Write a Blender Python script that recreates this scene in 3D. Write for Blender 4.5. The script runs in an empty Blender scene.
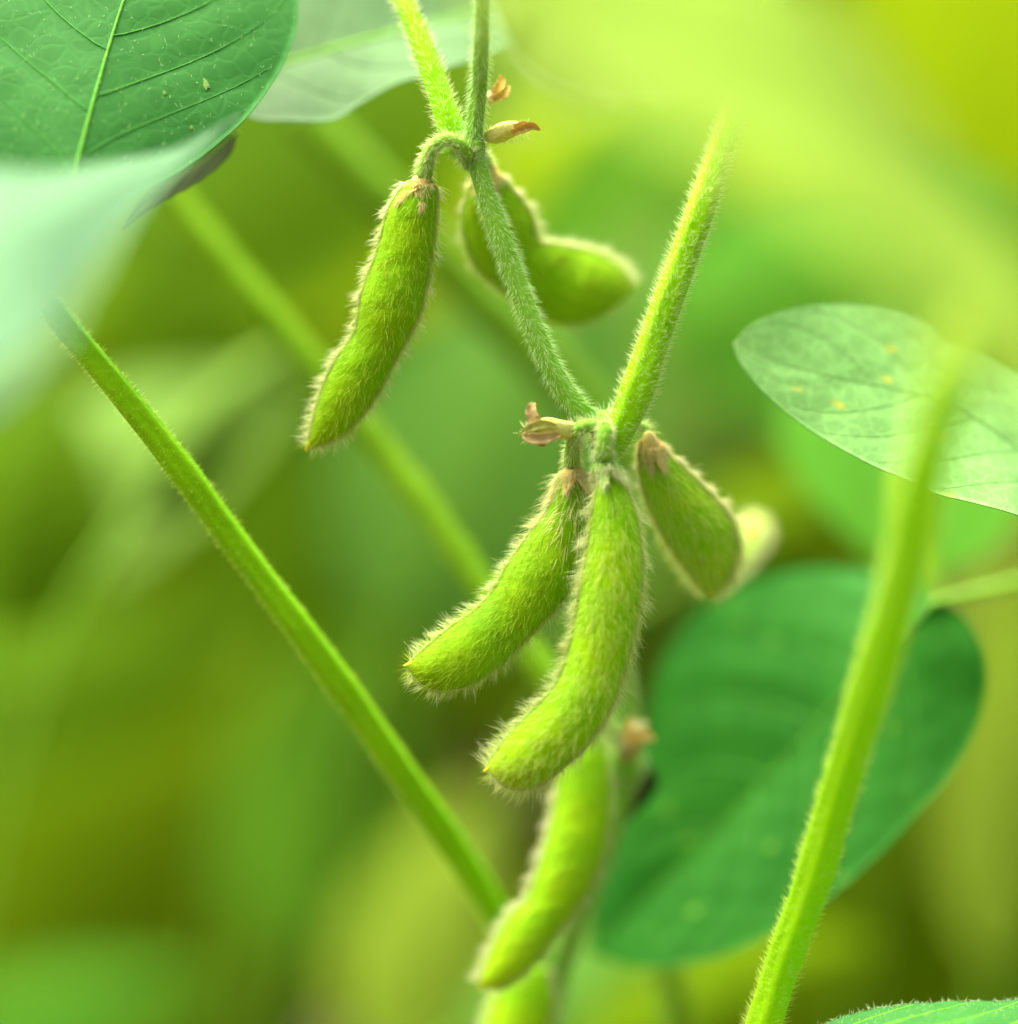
import bpy, math, random
import numpy as np
from mathutils import Vector, Matrix

# ------------------------------------------------------------------ camera, sky, sun, exposure
sc = bpy.context.scene
COL = sc.collection
CM = 0.01                       # all lengths below are in centimetres; the world is in metres
FOCUS = 35.0                    # camera to focal plane
CAMZ = 60.0                     # camera height above the soil

cam_data = bpy.data.cameras.new('camera')
cam = bpy.data.objects.new('camera', cam_data)
COL.objects.link(cam)
cam.location = (0, -FOCUS * CM, CAMZ * CM)
cam.rotation_euler = (math.radians(90), 0, 0)
cam_data.sensor_fit = 'HORIZONTAL'
cam_data.sensor_width = 36
cam_data.lens = 100
cam_data.clip_start = 0.01
cam_data.clip_end = 200
cam_data.dof.use_dof = True
cam_data.dof.focus_distance = FOCUS * CM
cam_data.dof.aperture_fstop = 3.7
cam_data.dof.aperture_blades = 0
sc.camera = cam

SUN_EL, SUN_AZ = 70.0, -70.0     # azimuth measured from +Y (behind the plants) towards +X
world = bpy.data.worlds.new('World')
sc.world = world
world.use_nodes = True
wn = world.node_tree
bg = wn.nodes.get('Background') or wn.nodes.new('ShaderNodeBackground')
sky = wn.nodes.new('ShaderNodeTexSky')
sky.sky_type = 'NISHITA'
sky.sun_disc = False
sky.sun_elevation = math.radians(SUN_EL)
sky.sun_rotation = math.radians(SUN_AZ)
sky.dust_density = 8.0
sky.air_density = 1.0
wn.links.new(sky.outputs[0], bg.inputs[0])
bg.inputs[1].default_value = 0.125

sun_data = bpy.data.lights.new('sun', 'SUN')
sun_data.energy = 5.0
sun_data.angle = math.radians(75)
sun_data.color = (1.0, 0.95, 0.84)
sun = bpy.data.objects.new('sun', sun_data)
COL.objects.link(sun)
el, az = math.radians(SUN_EL), math.radians(SUN_AZ)
to_sun = Vector((math.sin(az) * math.cos(el), math.cos(az) * math.cos(el), math.sin(el)))
sun.rotation_euler = to_sun.to_track_quat('Z', 'Y').to_euler()
sun.location = (-1, 1, 3)

sc.view_settings.view_transform = 'Standard'
sc.view_settings.look = 'None'
sc.view_settings.exposure = 1.85
sc.view_settings.gamma = 1.0
sc.view_settings.use_curve_mapping = False
sc.render.engine = 'CYCLES'
sc.cycles.use_denoising = True
sc.cycles.max_bounces = 8
sc.cycles.diffuse_bounces = 4
sc.cycles.transmission_bounces = 6
sc.cycles.sample_clamp_indirect = 4.0

# ------------------------------------------------------------------ helpers
rng = np.random.default_rng(7)
random.seed(7)
PX = 12.6 / 1018.0


def W(px, py, dy=0.0):
    """a point of the place (cm): photo pixel at dy cm behind the focal plane"""
    k = PX * (FOCUS + dy) / FOCUS
    return np.array([(px - 509) * k, dy, CAMZ + (512 - py) * k])


def WP(pts, d0=0.0, d1=None):
    """pixel list -> 3D list; depth runs from d0 to d1, or a third number gives it"""
    out = []
    n = len(pts)
    for i, p in enumerate(pts):
        if len(p) > 2:
            d = p[2]
        else:
            d = d0 if d1 is None else d0 + (d1 - d0) * i / max(1, n - 1)
        out.append(W(p[0], p[1], d))
    return np.array(out)


def spline(P, n):
    """Catmull-Rom through P, n points evenly spaced by length"""
    P = np.asarray(P, float)
    if P.ndim == 1:
        P = P[:, None]
    if len(P) == 2:
        t = np.linspace(0, 1, n)[:, None]
        return P[0] * (1 - t) + P[1] * t
    Q = np.vstack([2 * P[0] - P[1], P, 2 * P[-1] - P[-2]])
    out = []
    for i in range(len(P) - 1):
        p0, p1, p2, p3 = Q[i], Q[i + 1], Q[i + 2], Q[i + 3]
        t = np.linspace(0, 1, 24, endpoint=False)[:, None]
        out.append(0.5 * (2 * p1 + (p2 - p0) * t + (2 * p0 - 5 * p1 + 4 * p2 - p3) * t ** 2 + (3 * p1 - p0 - 3 * p2 + p3) * t ** 3))
    out = np.vstack(out + [P[-1][None]])
    d = np.r_[0, np.cumsum(np.linalg.norm(np.diff(out, axis=0), axis=1))]
    s = np.linspace(0, d[-1], n)
    return np.stack([np.interp(s, d, out[:, k]) for k in range(out.shape[1])], 1)


def norm(a):
    return a / np.maximum(np.linalg.norm(a, axis=-1, keepdims=True), 1e-9)


def make_obj(name, V, F, mat, parent=None, uv=None, smooth=True, attr=None):
    me = bpy.data.meshes.new(name)
    V = np.asarray(V, float) * CM
    if parent is not None:
        V = V - np.array(parent.location)
    if isinstance(F, np.ndarray):
        nf, k = F.shape
        me.vertices.add(len(V)); me.vertices.foreach_set('co', V.astype(np.float32).ravel())
        me.loops.add(nf * k); me.loops.foreach_set('vertex_index', F.astype(np.int32).ravel())
        me.polygons.add(nf)
        me.polygons.foreach_set('loop_start', np.arange(0, nf * k, k, dtype=np.int32))
        me.update(calc_edges=True)
    else:
        me.from_pydata(V.tolist(), [], F)
    if smooth:
        me.polygons.foreach_set('use_smooth', np.ones(len(me.polygons), dtype=bool))
    if uv is not None:
        li = np.zeros(len(me.loops), dtype=np.int32)
        me.loops.foreach_get('vertex_index', li)
        l = me.uv_layers.new(name='UVMap')
        l.data.foreach_set('uv', np.asarray(uv, np.float32)[li].ravel())
    if attr is not None:
        a = me.attributes.new('tone', 'FLOAT', 'POINT')
        a.data.foreach_set('value', np.asarray(attr, np.float32))
    me.update()
    me.validate()
    if mat:
        me.materials.append(mat)
    o = bpy.data.objects.new(name, me)
    COL.objects.link(o)
    if parent is not None:
        o.parent = obj_root(parent)
    return o


class Anchor:
    """keeps the world place of a parent so that child meshes can be written relative to it"""
    def __init__(self, o, loc):
        self.o = o
        self.location = loc


def obj_root(p):
    return p.o if isinstance(p, Anchor) else p


def thing(name, label, cat, at, group=None):
    o = bpy.data.objects.new(name, None)
    COL.objects.link(o)
    o.empty_display_size = 0.005
    loc = np.asarray(at, float) * CM
    o.location = loc
    o['label'] = label
    o['category'] = cat
    if group:
        o['group'] = group
    return Anchor(o, tuple(loc))


def sub(o, parent):
    """anchor for sub-parts of a mesh part that sits at its parent's origin"""
    return Anchor(o, parent.location)


def stuff(o):
    o['kind'] = 'stuff'
    return o


def grid_faces(n, m, wrap=False):
    i = np.arange(n - 1)[:, None]
    j = np.arange(m if wrap else m - 1)[None]
    j2 = (j + 1) % m
    a = i * m + j
    return np.stack([a, i * m + j2, (i + 1) * m + j2, (i + 1) * m + j], -1).reshape(-1, 4)


# ------------------------------------------------------------------ materials
def new_mat(name):
    m = bpy.data.materials.new(name)
    m.use_nodes = True
    nt = m.node_tree
    nt.nodes.clear()
    out = nt.nodes.new('ShaderNodeOutputMaterial')
    return m, nt, out


def noise(nt, vec, scale, detail=3, rough=0.55):
    n = nt.nodes.new('ShaderNodeTexNoise')
    n.inputs['Scale'].default_value = scale
    n.inputs['Detail'].default_value = detail
    n.inputs['Roughness'].default_value = rough
    nt.links.new(vec, n.inputs['Vector'])
    return n.outputs['Fac']


def ramp(nt, fac, stops):
    r = nt.nodes.new('ShaderNodeValToRGB')
    els = r.color_ramp.elements
    while len(els) < len(stops):
        els.new(0.5)
    for e, (p, c) in zip(els, stops):
        e.position = p
        e.color = (*c, 1) if len(c) == 3 else c
    nt.links.new(fac, r.inputs['Fac'])
    return r.outputs['Color']


def mixc(nt, fac, a, b, blend='MIX'):
    m = nt.nodes.new('ShaderNodeMix')
    m.data_type = 'RGBA'
    m.blend_type = blend
    for sock, v in ((m.inputs[0], fac), (m.inputs[6], a), (m.inputs[7], b)):
        if hasattr(v, 'node'):
            nt.links.new(v, sock)
        elif isinstance(v, (int, float)):
            sock.default_value = v
        else:
            sock.default_value = (*v, 1)
    return m.outputs[2]


def body(nt, out, col, tcol, trans, rough, spec, bump=None, bump_d=0.0002, sheen=0.0):
    p = nt.nodes.new('ShaderNodeBsdfPrincipled')
    nt.links.new(col, p.inputs['Base Color'])
    p.inputs['Roughness'].default_value = rough
    p.inputs['Specular IOR Level'].default_value = spec
    if sheen:
        p.inputs['Sheen Weight'].default_value = sheen
        p.inputs['Sheen Roughness'].default_value = 0.4
    t = nt.nodes.new('ShaderNodeBsdfTranslucent')
    nt.links.new(tcol, t.inputs['Color'])
    m = nt.nodes.new('ShaderNodeMixShader')
    m.inputs[0].default_value = trans
    nt.links.new(p.outputs[0], m.inputs[1])
    nt.links.new(t.outputs[0], m.inputs[2])
    nt.links.new(m.outputs[0], out.inputs['Surface'])
    if bump is not None:
        b = nt.nodes.new('ShaderNodeBump')
        b.inputs['Strength'].default_value = 1.0
        b.inputs['Distance'].default_value = bump_d
        nt.links.new(bump, b.inputs['Height'])
        nt.links.new(b.outputs[0], p.inputs['Normal'])


def rgb(nt, c):
    n = nt.nodes.new('ShaderNodeRGB')
    n.outputs[0].default_value = (*c, 1)
    return n.outputs[0]


def leaf_mat(name, a, b, tcol, trans=0.4, rough=0.45, spec=0.4, spots=0.0, reticule=0.6, far=False, spot_col=(0.55, 0.5, 0.08)):
    m, nt, out = new_mat(name)
    tc = nt.nodes.new('ShaderNodeTexCoord')
    vec = tc.outputs['Object']
    n1 = noise(nt, vec, 60 if not far else 25, 3)
    col = mixc(nt, ramp(nt, n1, [(0.32, (0, 0, 0)), (0.68, (1, 1, 1))]), a, b)
    bump = None
    if not far:
        uv = tc.outputs['UV']
        v = nt.nodes.new('ShaderNodeTexVoronoi')
        v.feature = 'DISTANCE_TO_EDGE'
        v.inputs['Scale'].default_value = 420
        v.inputs['Randomness'].default_value = 0.9
        nz = nt.nodes.new('ShaderNodeTexNoise')
        nz.inputs['Scale'].default_value = 200
        nt.links.new(vec, nz.inputs['Vector'])
        ad = nt.nodes.new('ShaderNodeVectorMath'); ad.operation = 'MULTIPLY_ADD'
        nt.links.new(nz.outputs['Color'], ad.inputs[0])
        ad.inputs[1].default_value = (0.003, 0.003, 0.003)
        nt.links.new(vec, ad.inputs[2])
        nt.links.new(ad.outputs[0], v.inputs['Vector'])
        cell = ramp(nt, v.outputs['Distance'], [(0.0, (0, 0, 0)), (0.16, (1, 1, 1))])
        # fine net of veins: paler lines
        col = mixc(nt, mixc(nt, cell, (0.35 * reticule,) * 3, (0, 0, 0)), col, tuple(min(1, x * 1.7 + 0.04) for x in b))
        grain = noise(nt, vec, 1400, 2)
        bump = mixc(nt, 0.45, cell, grain)
        # broad blotches of tone
        n3 = noise(nt, vec, 160, 4, 0.6)
        col = mixc(nt, 0.5, col, mixc(nt, n3, tuple(x * 0.72 for x in a), tuple(x * 1.3 for x in b)))
    if spots:
        v2 = nt.nodes.new('ShaderNodeTexVoronoi')
        v2.inputs['Scale'].default_value = 1.0
        v2.inputs['Randomness'].default_value = 1.0
        v2.voronoi_dimensions = '2D'
        wv = nt.nodes.new('ShaderNodeVectorMath'); wv.operation = 'MULTIPLY_ADD'
        nt.links.new(nz.outputs['Color'], wv.inputs[0])
        ms = nt.nodes.new('ShaderNodeVectorMath'); ms.operation = 'MULTIPLY'
        ms.inputs[1].default_value = (5.0, 3.2, 0)
        nt.links.new(tc.outputs['UV'], ms.inputs[0])
        wv.inputs[1].default_value = (0.25, 0.25, 0.0)
        nt.links.new(ms.outputs[0], wv.inputs[2])
        nt.links.new(wv.outputs[0], v2.inputs['Vector'])
        sp = ramp(nt, v2.outputs['Distance'], [(0.04, (0.9, 0.9, 0.9)), (0.03 + 0.10 * spots, (0, 0, 0))])
        # not every cell carries a fleck
        sc_ = ramp(nt, v2.outputs['Color'], [(0.38, (0, 0, 0)), (0.5, (1, 1, 1))])
        sp = mixc(nt, 1.0, sp, sc_, 'MULTIPLY')
        col = mixc(nt, sp, col, spot_col)
    tc2 = mixc(nt, 0.65, col, tcol)
    body(nt, out, col, tc2, trans, rough, spec, bump, 0.00004)
    return m


M = {}
M['leaf_top'] = leaf_mat('leaf_top_side', (0.018, 0.14, 0.014), (0.045, 0.205, 0.028), (0.06, 0.26, 0.02), 0.3, 0.65, 0.12, 0.0, 0.5)
M['leaf_mint'] = leaf_mat('leaf_pale_sheen', (0.085, 0.2, 0.085), (0.105, 0.22, 0.1), (0.14, 0.3, 0.1), 0.3, 0.7, 0.08)
M['leaf_grey'] = leaf_mat('leaf_greyish', (0.085, 0.19, 0.06), (0.11, 0.225, 0.075), (0.16, 0.3, 0.05), 0.35, 0.6, 0.1)
M['leaf_under'] = leaf_mat('leaf_underside', (0.16, 0.39, 0.09), (0.22, 0.45, 0.12), (0.28, 0.5, 0.12), 0.4, 0.7, 0.08, 0.6, 1.3, spot_col=(0.5, 0.5, 0.06))
M['leaf_dark'] = leaf_mat('leaf_deep_green', (0.006, 0.1, 0.002), (0.024, 0.165, 0.008), (0.03, 0.2, 0.004), 0.3, 0.6, 0.08, 0.25, 0.35, spot_col=(0.12, 0.3, 0.02))
M['leaf_yellow'] = leaf_mat('leaf_yellow_green', (0.085, 0.14, 0.003), (0.11, 0.165, 0.005), (0.2, 0.28, 0.005), 0.5, 0.6, 0.05)
M['leaf_lime'] = leaf_mat('leaf_lime', (0.22, 0.36, 0.03), (0.26, 0.4, 0.04), (0.34, 0.5, 0.03), 0.5, 0.6, 0.05)
M['leaf_brownish'] = leaf_mat('leaf_brownish', (0.014, 0.035, 0.001), (0.025, 0.045, 0.002), (0.05, 0.08, 0.003), 0.2, 0.8, 0.05)
M['far_mid'] = leaf_mat('far_leaf_mid', (0.045, 0.17, 0.008), (0.065, 0.21, 0.012), (0.11, 0.3, 0.004), 0.4, 0.7, 0.03, far=True)
M['far_grey'] = leaf_mat('far_leaf_greyish', (0.065, 0.18, 0.018), (0.09, 0.21, 0.024), (0.12, 0.3, 0.015), 0.4, 0.6, 0.03, far=True)
M['far_olive'] = leaf_mat('far_leaf_olive', (0.082, 0.15, 0.0002), (0.1, 0.17, 0.0002), (0.14, 0.25, 0.0005), 0.4, 0.9, 0.03, far=True)
M['far_green'] = leaf_mat('far_leaf_green', (0.055, 0.125, 0.0003), (0.07, 0.15, 0.0003), (0.12, 0.24, 0.0005), 0.4, 0.8, 0.04, far=True)
M['far_pale'] = leaf_mat('far_leaf_pale', (0.11, 0.22, 0.025), (0.14, 0.25, 0.035), (0.2, 0.34, 0.02), 0.4, 0.7, 0.05, far=True)
M['far_straw'] = leaf_mat('far_leaf_straw', (0.19, 0.29, 0.02), (0.24, 0.33, 0.03), (0.3, 0.45, 0.02), 0.4, 0.8, 0.02, far=True)
M['far_fresh'] = leaf_mat('far_leaf_fresh', (0.065, 0.19, 0.008), (0.085, 0.22, 0.01), (0.13, 0.32, 0.005), 0.4, 0.7, 0.02, far=True)
M['far_lime'] = leaf_mat('far_leaf_lime', (0.27, 0.39, 0.001), (0.32, 0.44, 0.001), (0.45, 0.56, 0.002), 0.5, 0.8, 0.04, far=True)


M['leaf_vein'] = None


def skin_mat(name, a, b, tcol, trans=0.12, rough=0.5, spec=0.35, scale=120, bd=0.0002, tip=None):
    m, nt, out = new_mat(name)
    tc = nt.nodes.new('ShaderNodeTexCoord')
    vec = tc.outputs['Object']
    n1 = noise(nt, vec, scale, 4, 0.6)
    n2 = noise(nt, vec, scale * 9, 3, 0.6)
    col = mixc(nt, ramp(nt, n1, [(0.3, (0, 0, 0)), (0.7, (1, 1, 1))]), a, b)
    col = mixc(nt, mixc(nt, n2, (0, 0, 0), (0.5, 0.5, 0.5)), col, tuple(min(1, x * 1.5 + 0.005) for x in b))
    n5 = noise(nt, vec, 520, 2, 0.5)
    col = mixc(nt, ramp(nt, n5, [(0.70, (0, 0, 0)), (0.76, (0.5, 0.5, 0.5))]), col, tuple(x * 0.45 + 0.02 * (i == 0) for i, x in enumerate(a)))
    if tip:
        at = nt.nodes.new('ShaderNodeAttribute'); at.attribute_name = 'tone'
        col = mixc(nt, at.outputs['Fac'], col, tip)
        n4 = noise(nt, vec, 330, 2, 0.5)
        col = mixc(nt, ramp(nt, n4, [(0.66, (0, 0, 0)), (0.74, (0.55, 0.55, 0.55))]), col, (0.16, 0.17, 0.004))
    body(nt, out, col, rgb(nt, tcol), trans, 0.65, 0.08, n2, bd)
    return m


M['under_vein'] = skin_mat('under_vein_skin', (0.15, 0.34, 0.08), (0.2, 0.4, 0.1), (0.3, 0.6, 0.08), 0.2)
M['leaf_vein'] = skin_mat('leaf_vein_skin', (0.075, 0.27, 0.02), (0.10, 0.31, 0.03), (0.2, 0.45, 0.03), 0.2)
M['vein_light'] = skin_mat('vein_skin_light', (0.045, 0.22, 0.025), (0.065, 0.26, 0.035), (0.1, 0.35, 0.03), 0.2)
M['vein_dark'] = skin_mat('vein_skin_dark', (0.015, 0.15, 0.006), (0.02, 0.18, 0.008), (0.06, 0.25, 0.01), 0.2)
M['vein_soft'] = skin_mat('vein_skin_soft', (0.03, 0.2, 0.02), (0.045, 0.24, 0.03), (0.1, 0.32, 0.02), 0.2)
M['pod'] = skin_mat('pod_skin', (0.12, 0.34, 0.0003), (0.22, 0.48, 0.0003), (0.4, 0.75, 0.003), tip=(0.42, 0.62, 0.0006))
M['pod_deep'] = skin_mat('pod_skin_deep', (0.09, 0.26, 0.0003), (0.175, 0.39, 0.0003), (0.3, 0.55, 0.002), tip=(0.32, 0.50, 0.0005))
M['pod_dull'] = skin_mat('pod_skin_dull', (0.13, 0.30, 0.0006), (0.20, 0.39, 0.0006), (0.35, 0.6, 0.01), tip=(0.26, 0.42, 0.001))
M['seam'] = skin_mat('pod_seam', (0.33, 0.46, 0.06), (0.42, 0.5, 0.12), (0.6, 0.75, 0.1), 0.2)
M['beak'] = skin_mat('pod_beak', (0.5, 0.6, 0.01), (0.55, 0.5, 0.03), (0.6, 0.7, 0.01), 0.2)
M['stem'] = skin_mat('stem_skin', (0.17, 0.46, 0.0006), (0.23, 0.53, 0.0006), (0.4, 0.75, 0.005), 0.1)
M['stem_lime'] = skin_mat('stem_skin_lime', (0.2, 0.45, 0.0005), (0.27, 0.53, 0.0005), (0.5, 0.85, 0.01),  0.3)
M['stem_pale'] = skin_mat('stem_skin_pale', (0.14, 0.33, 0.018), (0.19, 0.40, 0.03), (0.4, 0.7, 0.1), 0.1)
M['stem_far'] = skin_mat('stem_skin_far', (0.09, 0.22, 0.0005), (0.12, 0.26, 0.0005), (0.35, 0.6, 0.01), 0.1)
M['stem_brown'] = skin_mat('stem_skin_brown', (0.09, 0.10, 0.01), (0.13, 0.15, 0.02), (0.2, 0.2, 0.02), 0.05)
M['calyx'] = skin_mat('calyx_skin', (0.82, 0.68, 0.20), (0.80, 0.58, 0.18), (0.7, 0.6, 0.3), 0.25, scale=400)
M['withered'] = skin_mat('withered_petal', (0.66, 0.6, 0.26), (0.5, 0.32, 0.10), (0.6, 0.45, 0.15), 0.3, scale=500)
M['rust'] = skin_mat('rusty_petal', (0.50, 0.34, 0.05), (0.62, 0.46, 0.10), (0.6, 0.35, 0.1), 0.3, scale=500)
M['bract'] = skin_mat('bract_skin', (0.48, 0.54, 0.08), (0.56, 0.55, 0.16), (0.6, 0.6, 0.05), 0.25, scale=300)
M['scar'] = skin_mat('scar_skin', (0.11, 0.26, 0.04), (0.17, 0.28, 0.05), (0.4, 0.4, 0.1), 0.2, scale=900)
M['stipule'] = skin_mat('stipule_skin', (0.3, 0.32, 0.10), (0.36, 0.34, 0.15), (0.6, 0.6, 0.3), 0.25, scale=300)


def hair_mat(name, c, t, trans=0.5):
    m, nt, out = new_mat(name)
    body(nt, out, rgb(nt, c), rgb(nt, t), trans, 0.6, 0.1)
    return m


M['hair'] = hair_mat('pod_hair', (0.66, 0.78, 0.18), (0.85, 0.95, 0.25))
M['hair_tan'] = hair_mat('pod_hair_tan', (0.86, 0.80, 0.38), (0.95, 0.9, 0.46))
M['hair_white'] = hair_mat('stem_hair', (0.64, 0.82, 0.44), (0.8, 0.95, 0.55))
M['hair_green'] = hair_mat('pod_hair_green', (0.50, 0.66, 0.05), (0.6, 0.8, 0.07))
M['hair_cream'] = hair_mat('pod_hair_cream', (0.80, 0.82, 0.50), (0.95, 0.95, 0.6))
M['hair_rim'] = hair_mat('pod_hair_rim', (0.78, 0.84, 0.46), (0.92, 0.96, 0.55))


# ------------------------------------------------------------------ hairs
def hairs(name, P, D, G, L, R, mat, parent):
    """tapering bent hairs, three-sided: roots P, start directions D, bend G, lengths L, radii R"""
    n = len(P)
    D = norm(D)
    a = norm(np.cross(D, np.array([0.31, 0.77, 0.55])))
    b = np.cross(D, a)
    ts = np.array([0.0, 0.4, 0.75])
    rs = np.array([1.0, 0.8, 0.45])
    V = np.zeros((n, 10, 3))
    for i, (t, r) in enumerate(zip(ts, rs)):
        c = P + D * (L * t)[:, None] + G * (L * t * t)[:, None]
        for j in range(3):
            th = j * 2 * math.pi / 3
            V[:, i * 3 + j] = c + (a * math.cos(th) + b * math.sin(th)) * (R * r)[:, None]
    V[:, 9] = P + D * L[:, None] + G * L[:, None]
    F = []
    for i in range(2):
        for j in range(3):
            k = (j + 1) % 3
            F += [[i * 3 + j, i * 3 + k, (i + 1) * 3 + k], [i * 3 + j, (i + 1) * 3 + k, (i + 1) * 3 + j]]
    for j in range(3):
        F.append([6 + j, 6 + (j + 1) % 3, 9])
    F = np.array(F)
    FF = (F[None] + (np.arange(n) * 10)[:, None, None]).reshape(-1, 3)
    return stuff(make_obj(name, V.reshape(-1, 3), FF, mat, parent))


# ------------------------------------------------------------------ stems
def sweep(P, rad, nside=20, ridges=0, ridge_amp=0.06, cap=True, phase=0.0):
    """tube through P (n,3) with radii; returns V, F, T, N(n,nside,3)"""
    n = len(P)
    T = norm(np.gradient(P, axis=0))
    up = np.array([0.0, 1.0, 0.0])
    A = norm(up - T * (T @ up)[:, None])
    B = np.cross(T, A)
    th = np.linspace(0, 2 * math.pi, nside, endpoint=False)
    prof = 1 + ridge_amp * np.cos(ridges * th + phase) if ridges else np.ones(nside)
    Nn = A[:, None] * np.cos(th)[None, :, None] + B[:, None] * np.sin(th)[None, :, None]
    V = P[:, None] + Nn * (np.asarray(rad)[:, None] * prof[None])[:, :, None]
    V = V.reshape(-1, 3)
    F = grid_faces(n, nside, True).tolist()
    if cap:
        V = np.vstack([V, P[0] - T[0] * rad[0] * 0.4, P[-1] + T[-1] * rad[-1] * 0.4])
        a, b = n * nside, n * nside + 1
        for j in range(nside):
            F.append([a, (j + 1) % nside, j])
            F.append([b, (n - 1) * nside + j, (n - 1) * nside + (j + 1) % nside])
    return V, F, T, A, B


def stem_part(name, pts3, widths, mat, parent, hair=450, hl=0.15, hmat='hair_white', hr=0.0036, ridges=6, amp=0.06, nside=28, down=0.6, n=None, wob=0.012, hname='fuzz', hparent=None):
    L = np.sum(np.linalg.norm(np.diff(pts3, axis=0), axis=1))
    n = n or max(8, int(L * 14))
    P = spline(pts3, n)
    rad = spline(np.array(widths, float)[:, None] if len(widths) > 1 else np.array([[widths[0]], [widths[0]]]), n)[:, 0] / 2 if False else np.interp(np.linspace(0, 1, n), np.linspace(0, 1, len(widths)), widths) / 2
    # gentle irregularity
    ph = rng.uniform(0, 6, 3)
    s = np.linspace(0, L, n)
    rad = rad * (1 + 0.03 * np.sin(s * 2.1 + ph[0]) + 0.02 * np.sin(s * 5.3 + ph[1]))
    V, F, T, A, B = sweep(P, rad, nside, ridges, amp, phase=ph[2])
    o = make_obj(name, V, F, mat, parent)
    if hair:
        area = math.pi * np.mean(rad) * 2 * L
        k = int(area * hair)
        t = rng.uniform(0, n - 1.001, k)
        i = t.astype(int); f = (t - i)[:, None]
        th = rng.uniform(0, 2 * math.pi, k)
        C = P[i] * (1 - f) + P[i + 1] * f
        N = A[i] * np.cos(th)[:, None] + B[i] * np.sin(th)[:, None]
        R = rad[i]
        root = C + N * (R * 0.97)[:, None]
        D = N + T[i] * (down * rng.uniform(0.3, 1.4, k))[:, None] + rng.normal(0, 0.22, (k, 3))
        G = T[i] * 0.25 + rng.normal(0, 0.1, (k, 3))
        ln = hl * rng.uniform(0.45, 1.15, k)
        h = hairs(hname, root, D, G, ln, hr * rng.uniform(0.7, 1.2, k), M[hmat], hparent or parent)
    return o


def cw(px_width, dy):
    """photo width in pixels -> cm at depth dy"""
    return px_width * PX * (FOCUS + dy) / FOCUS


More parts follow.
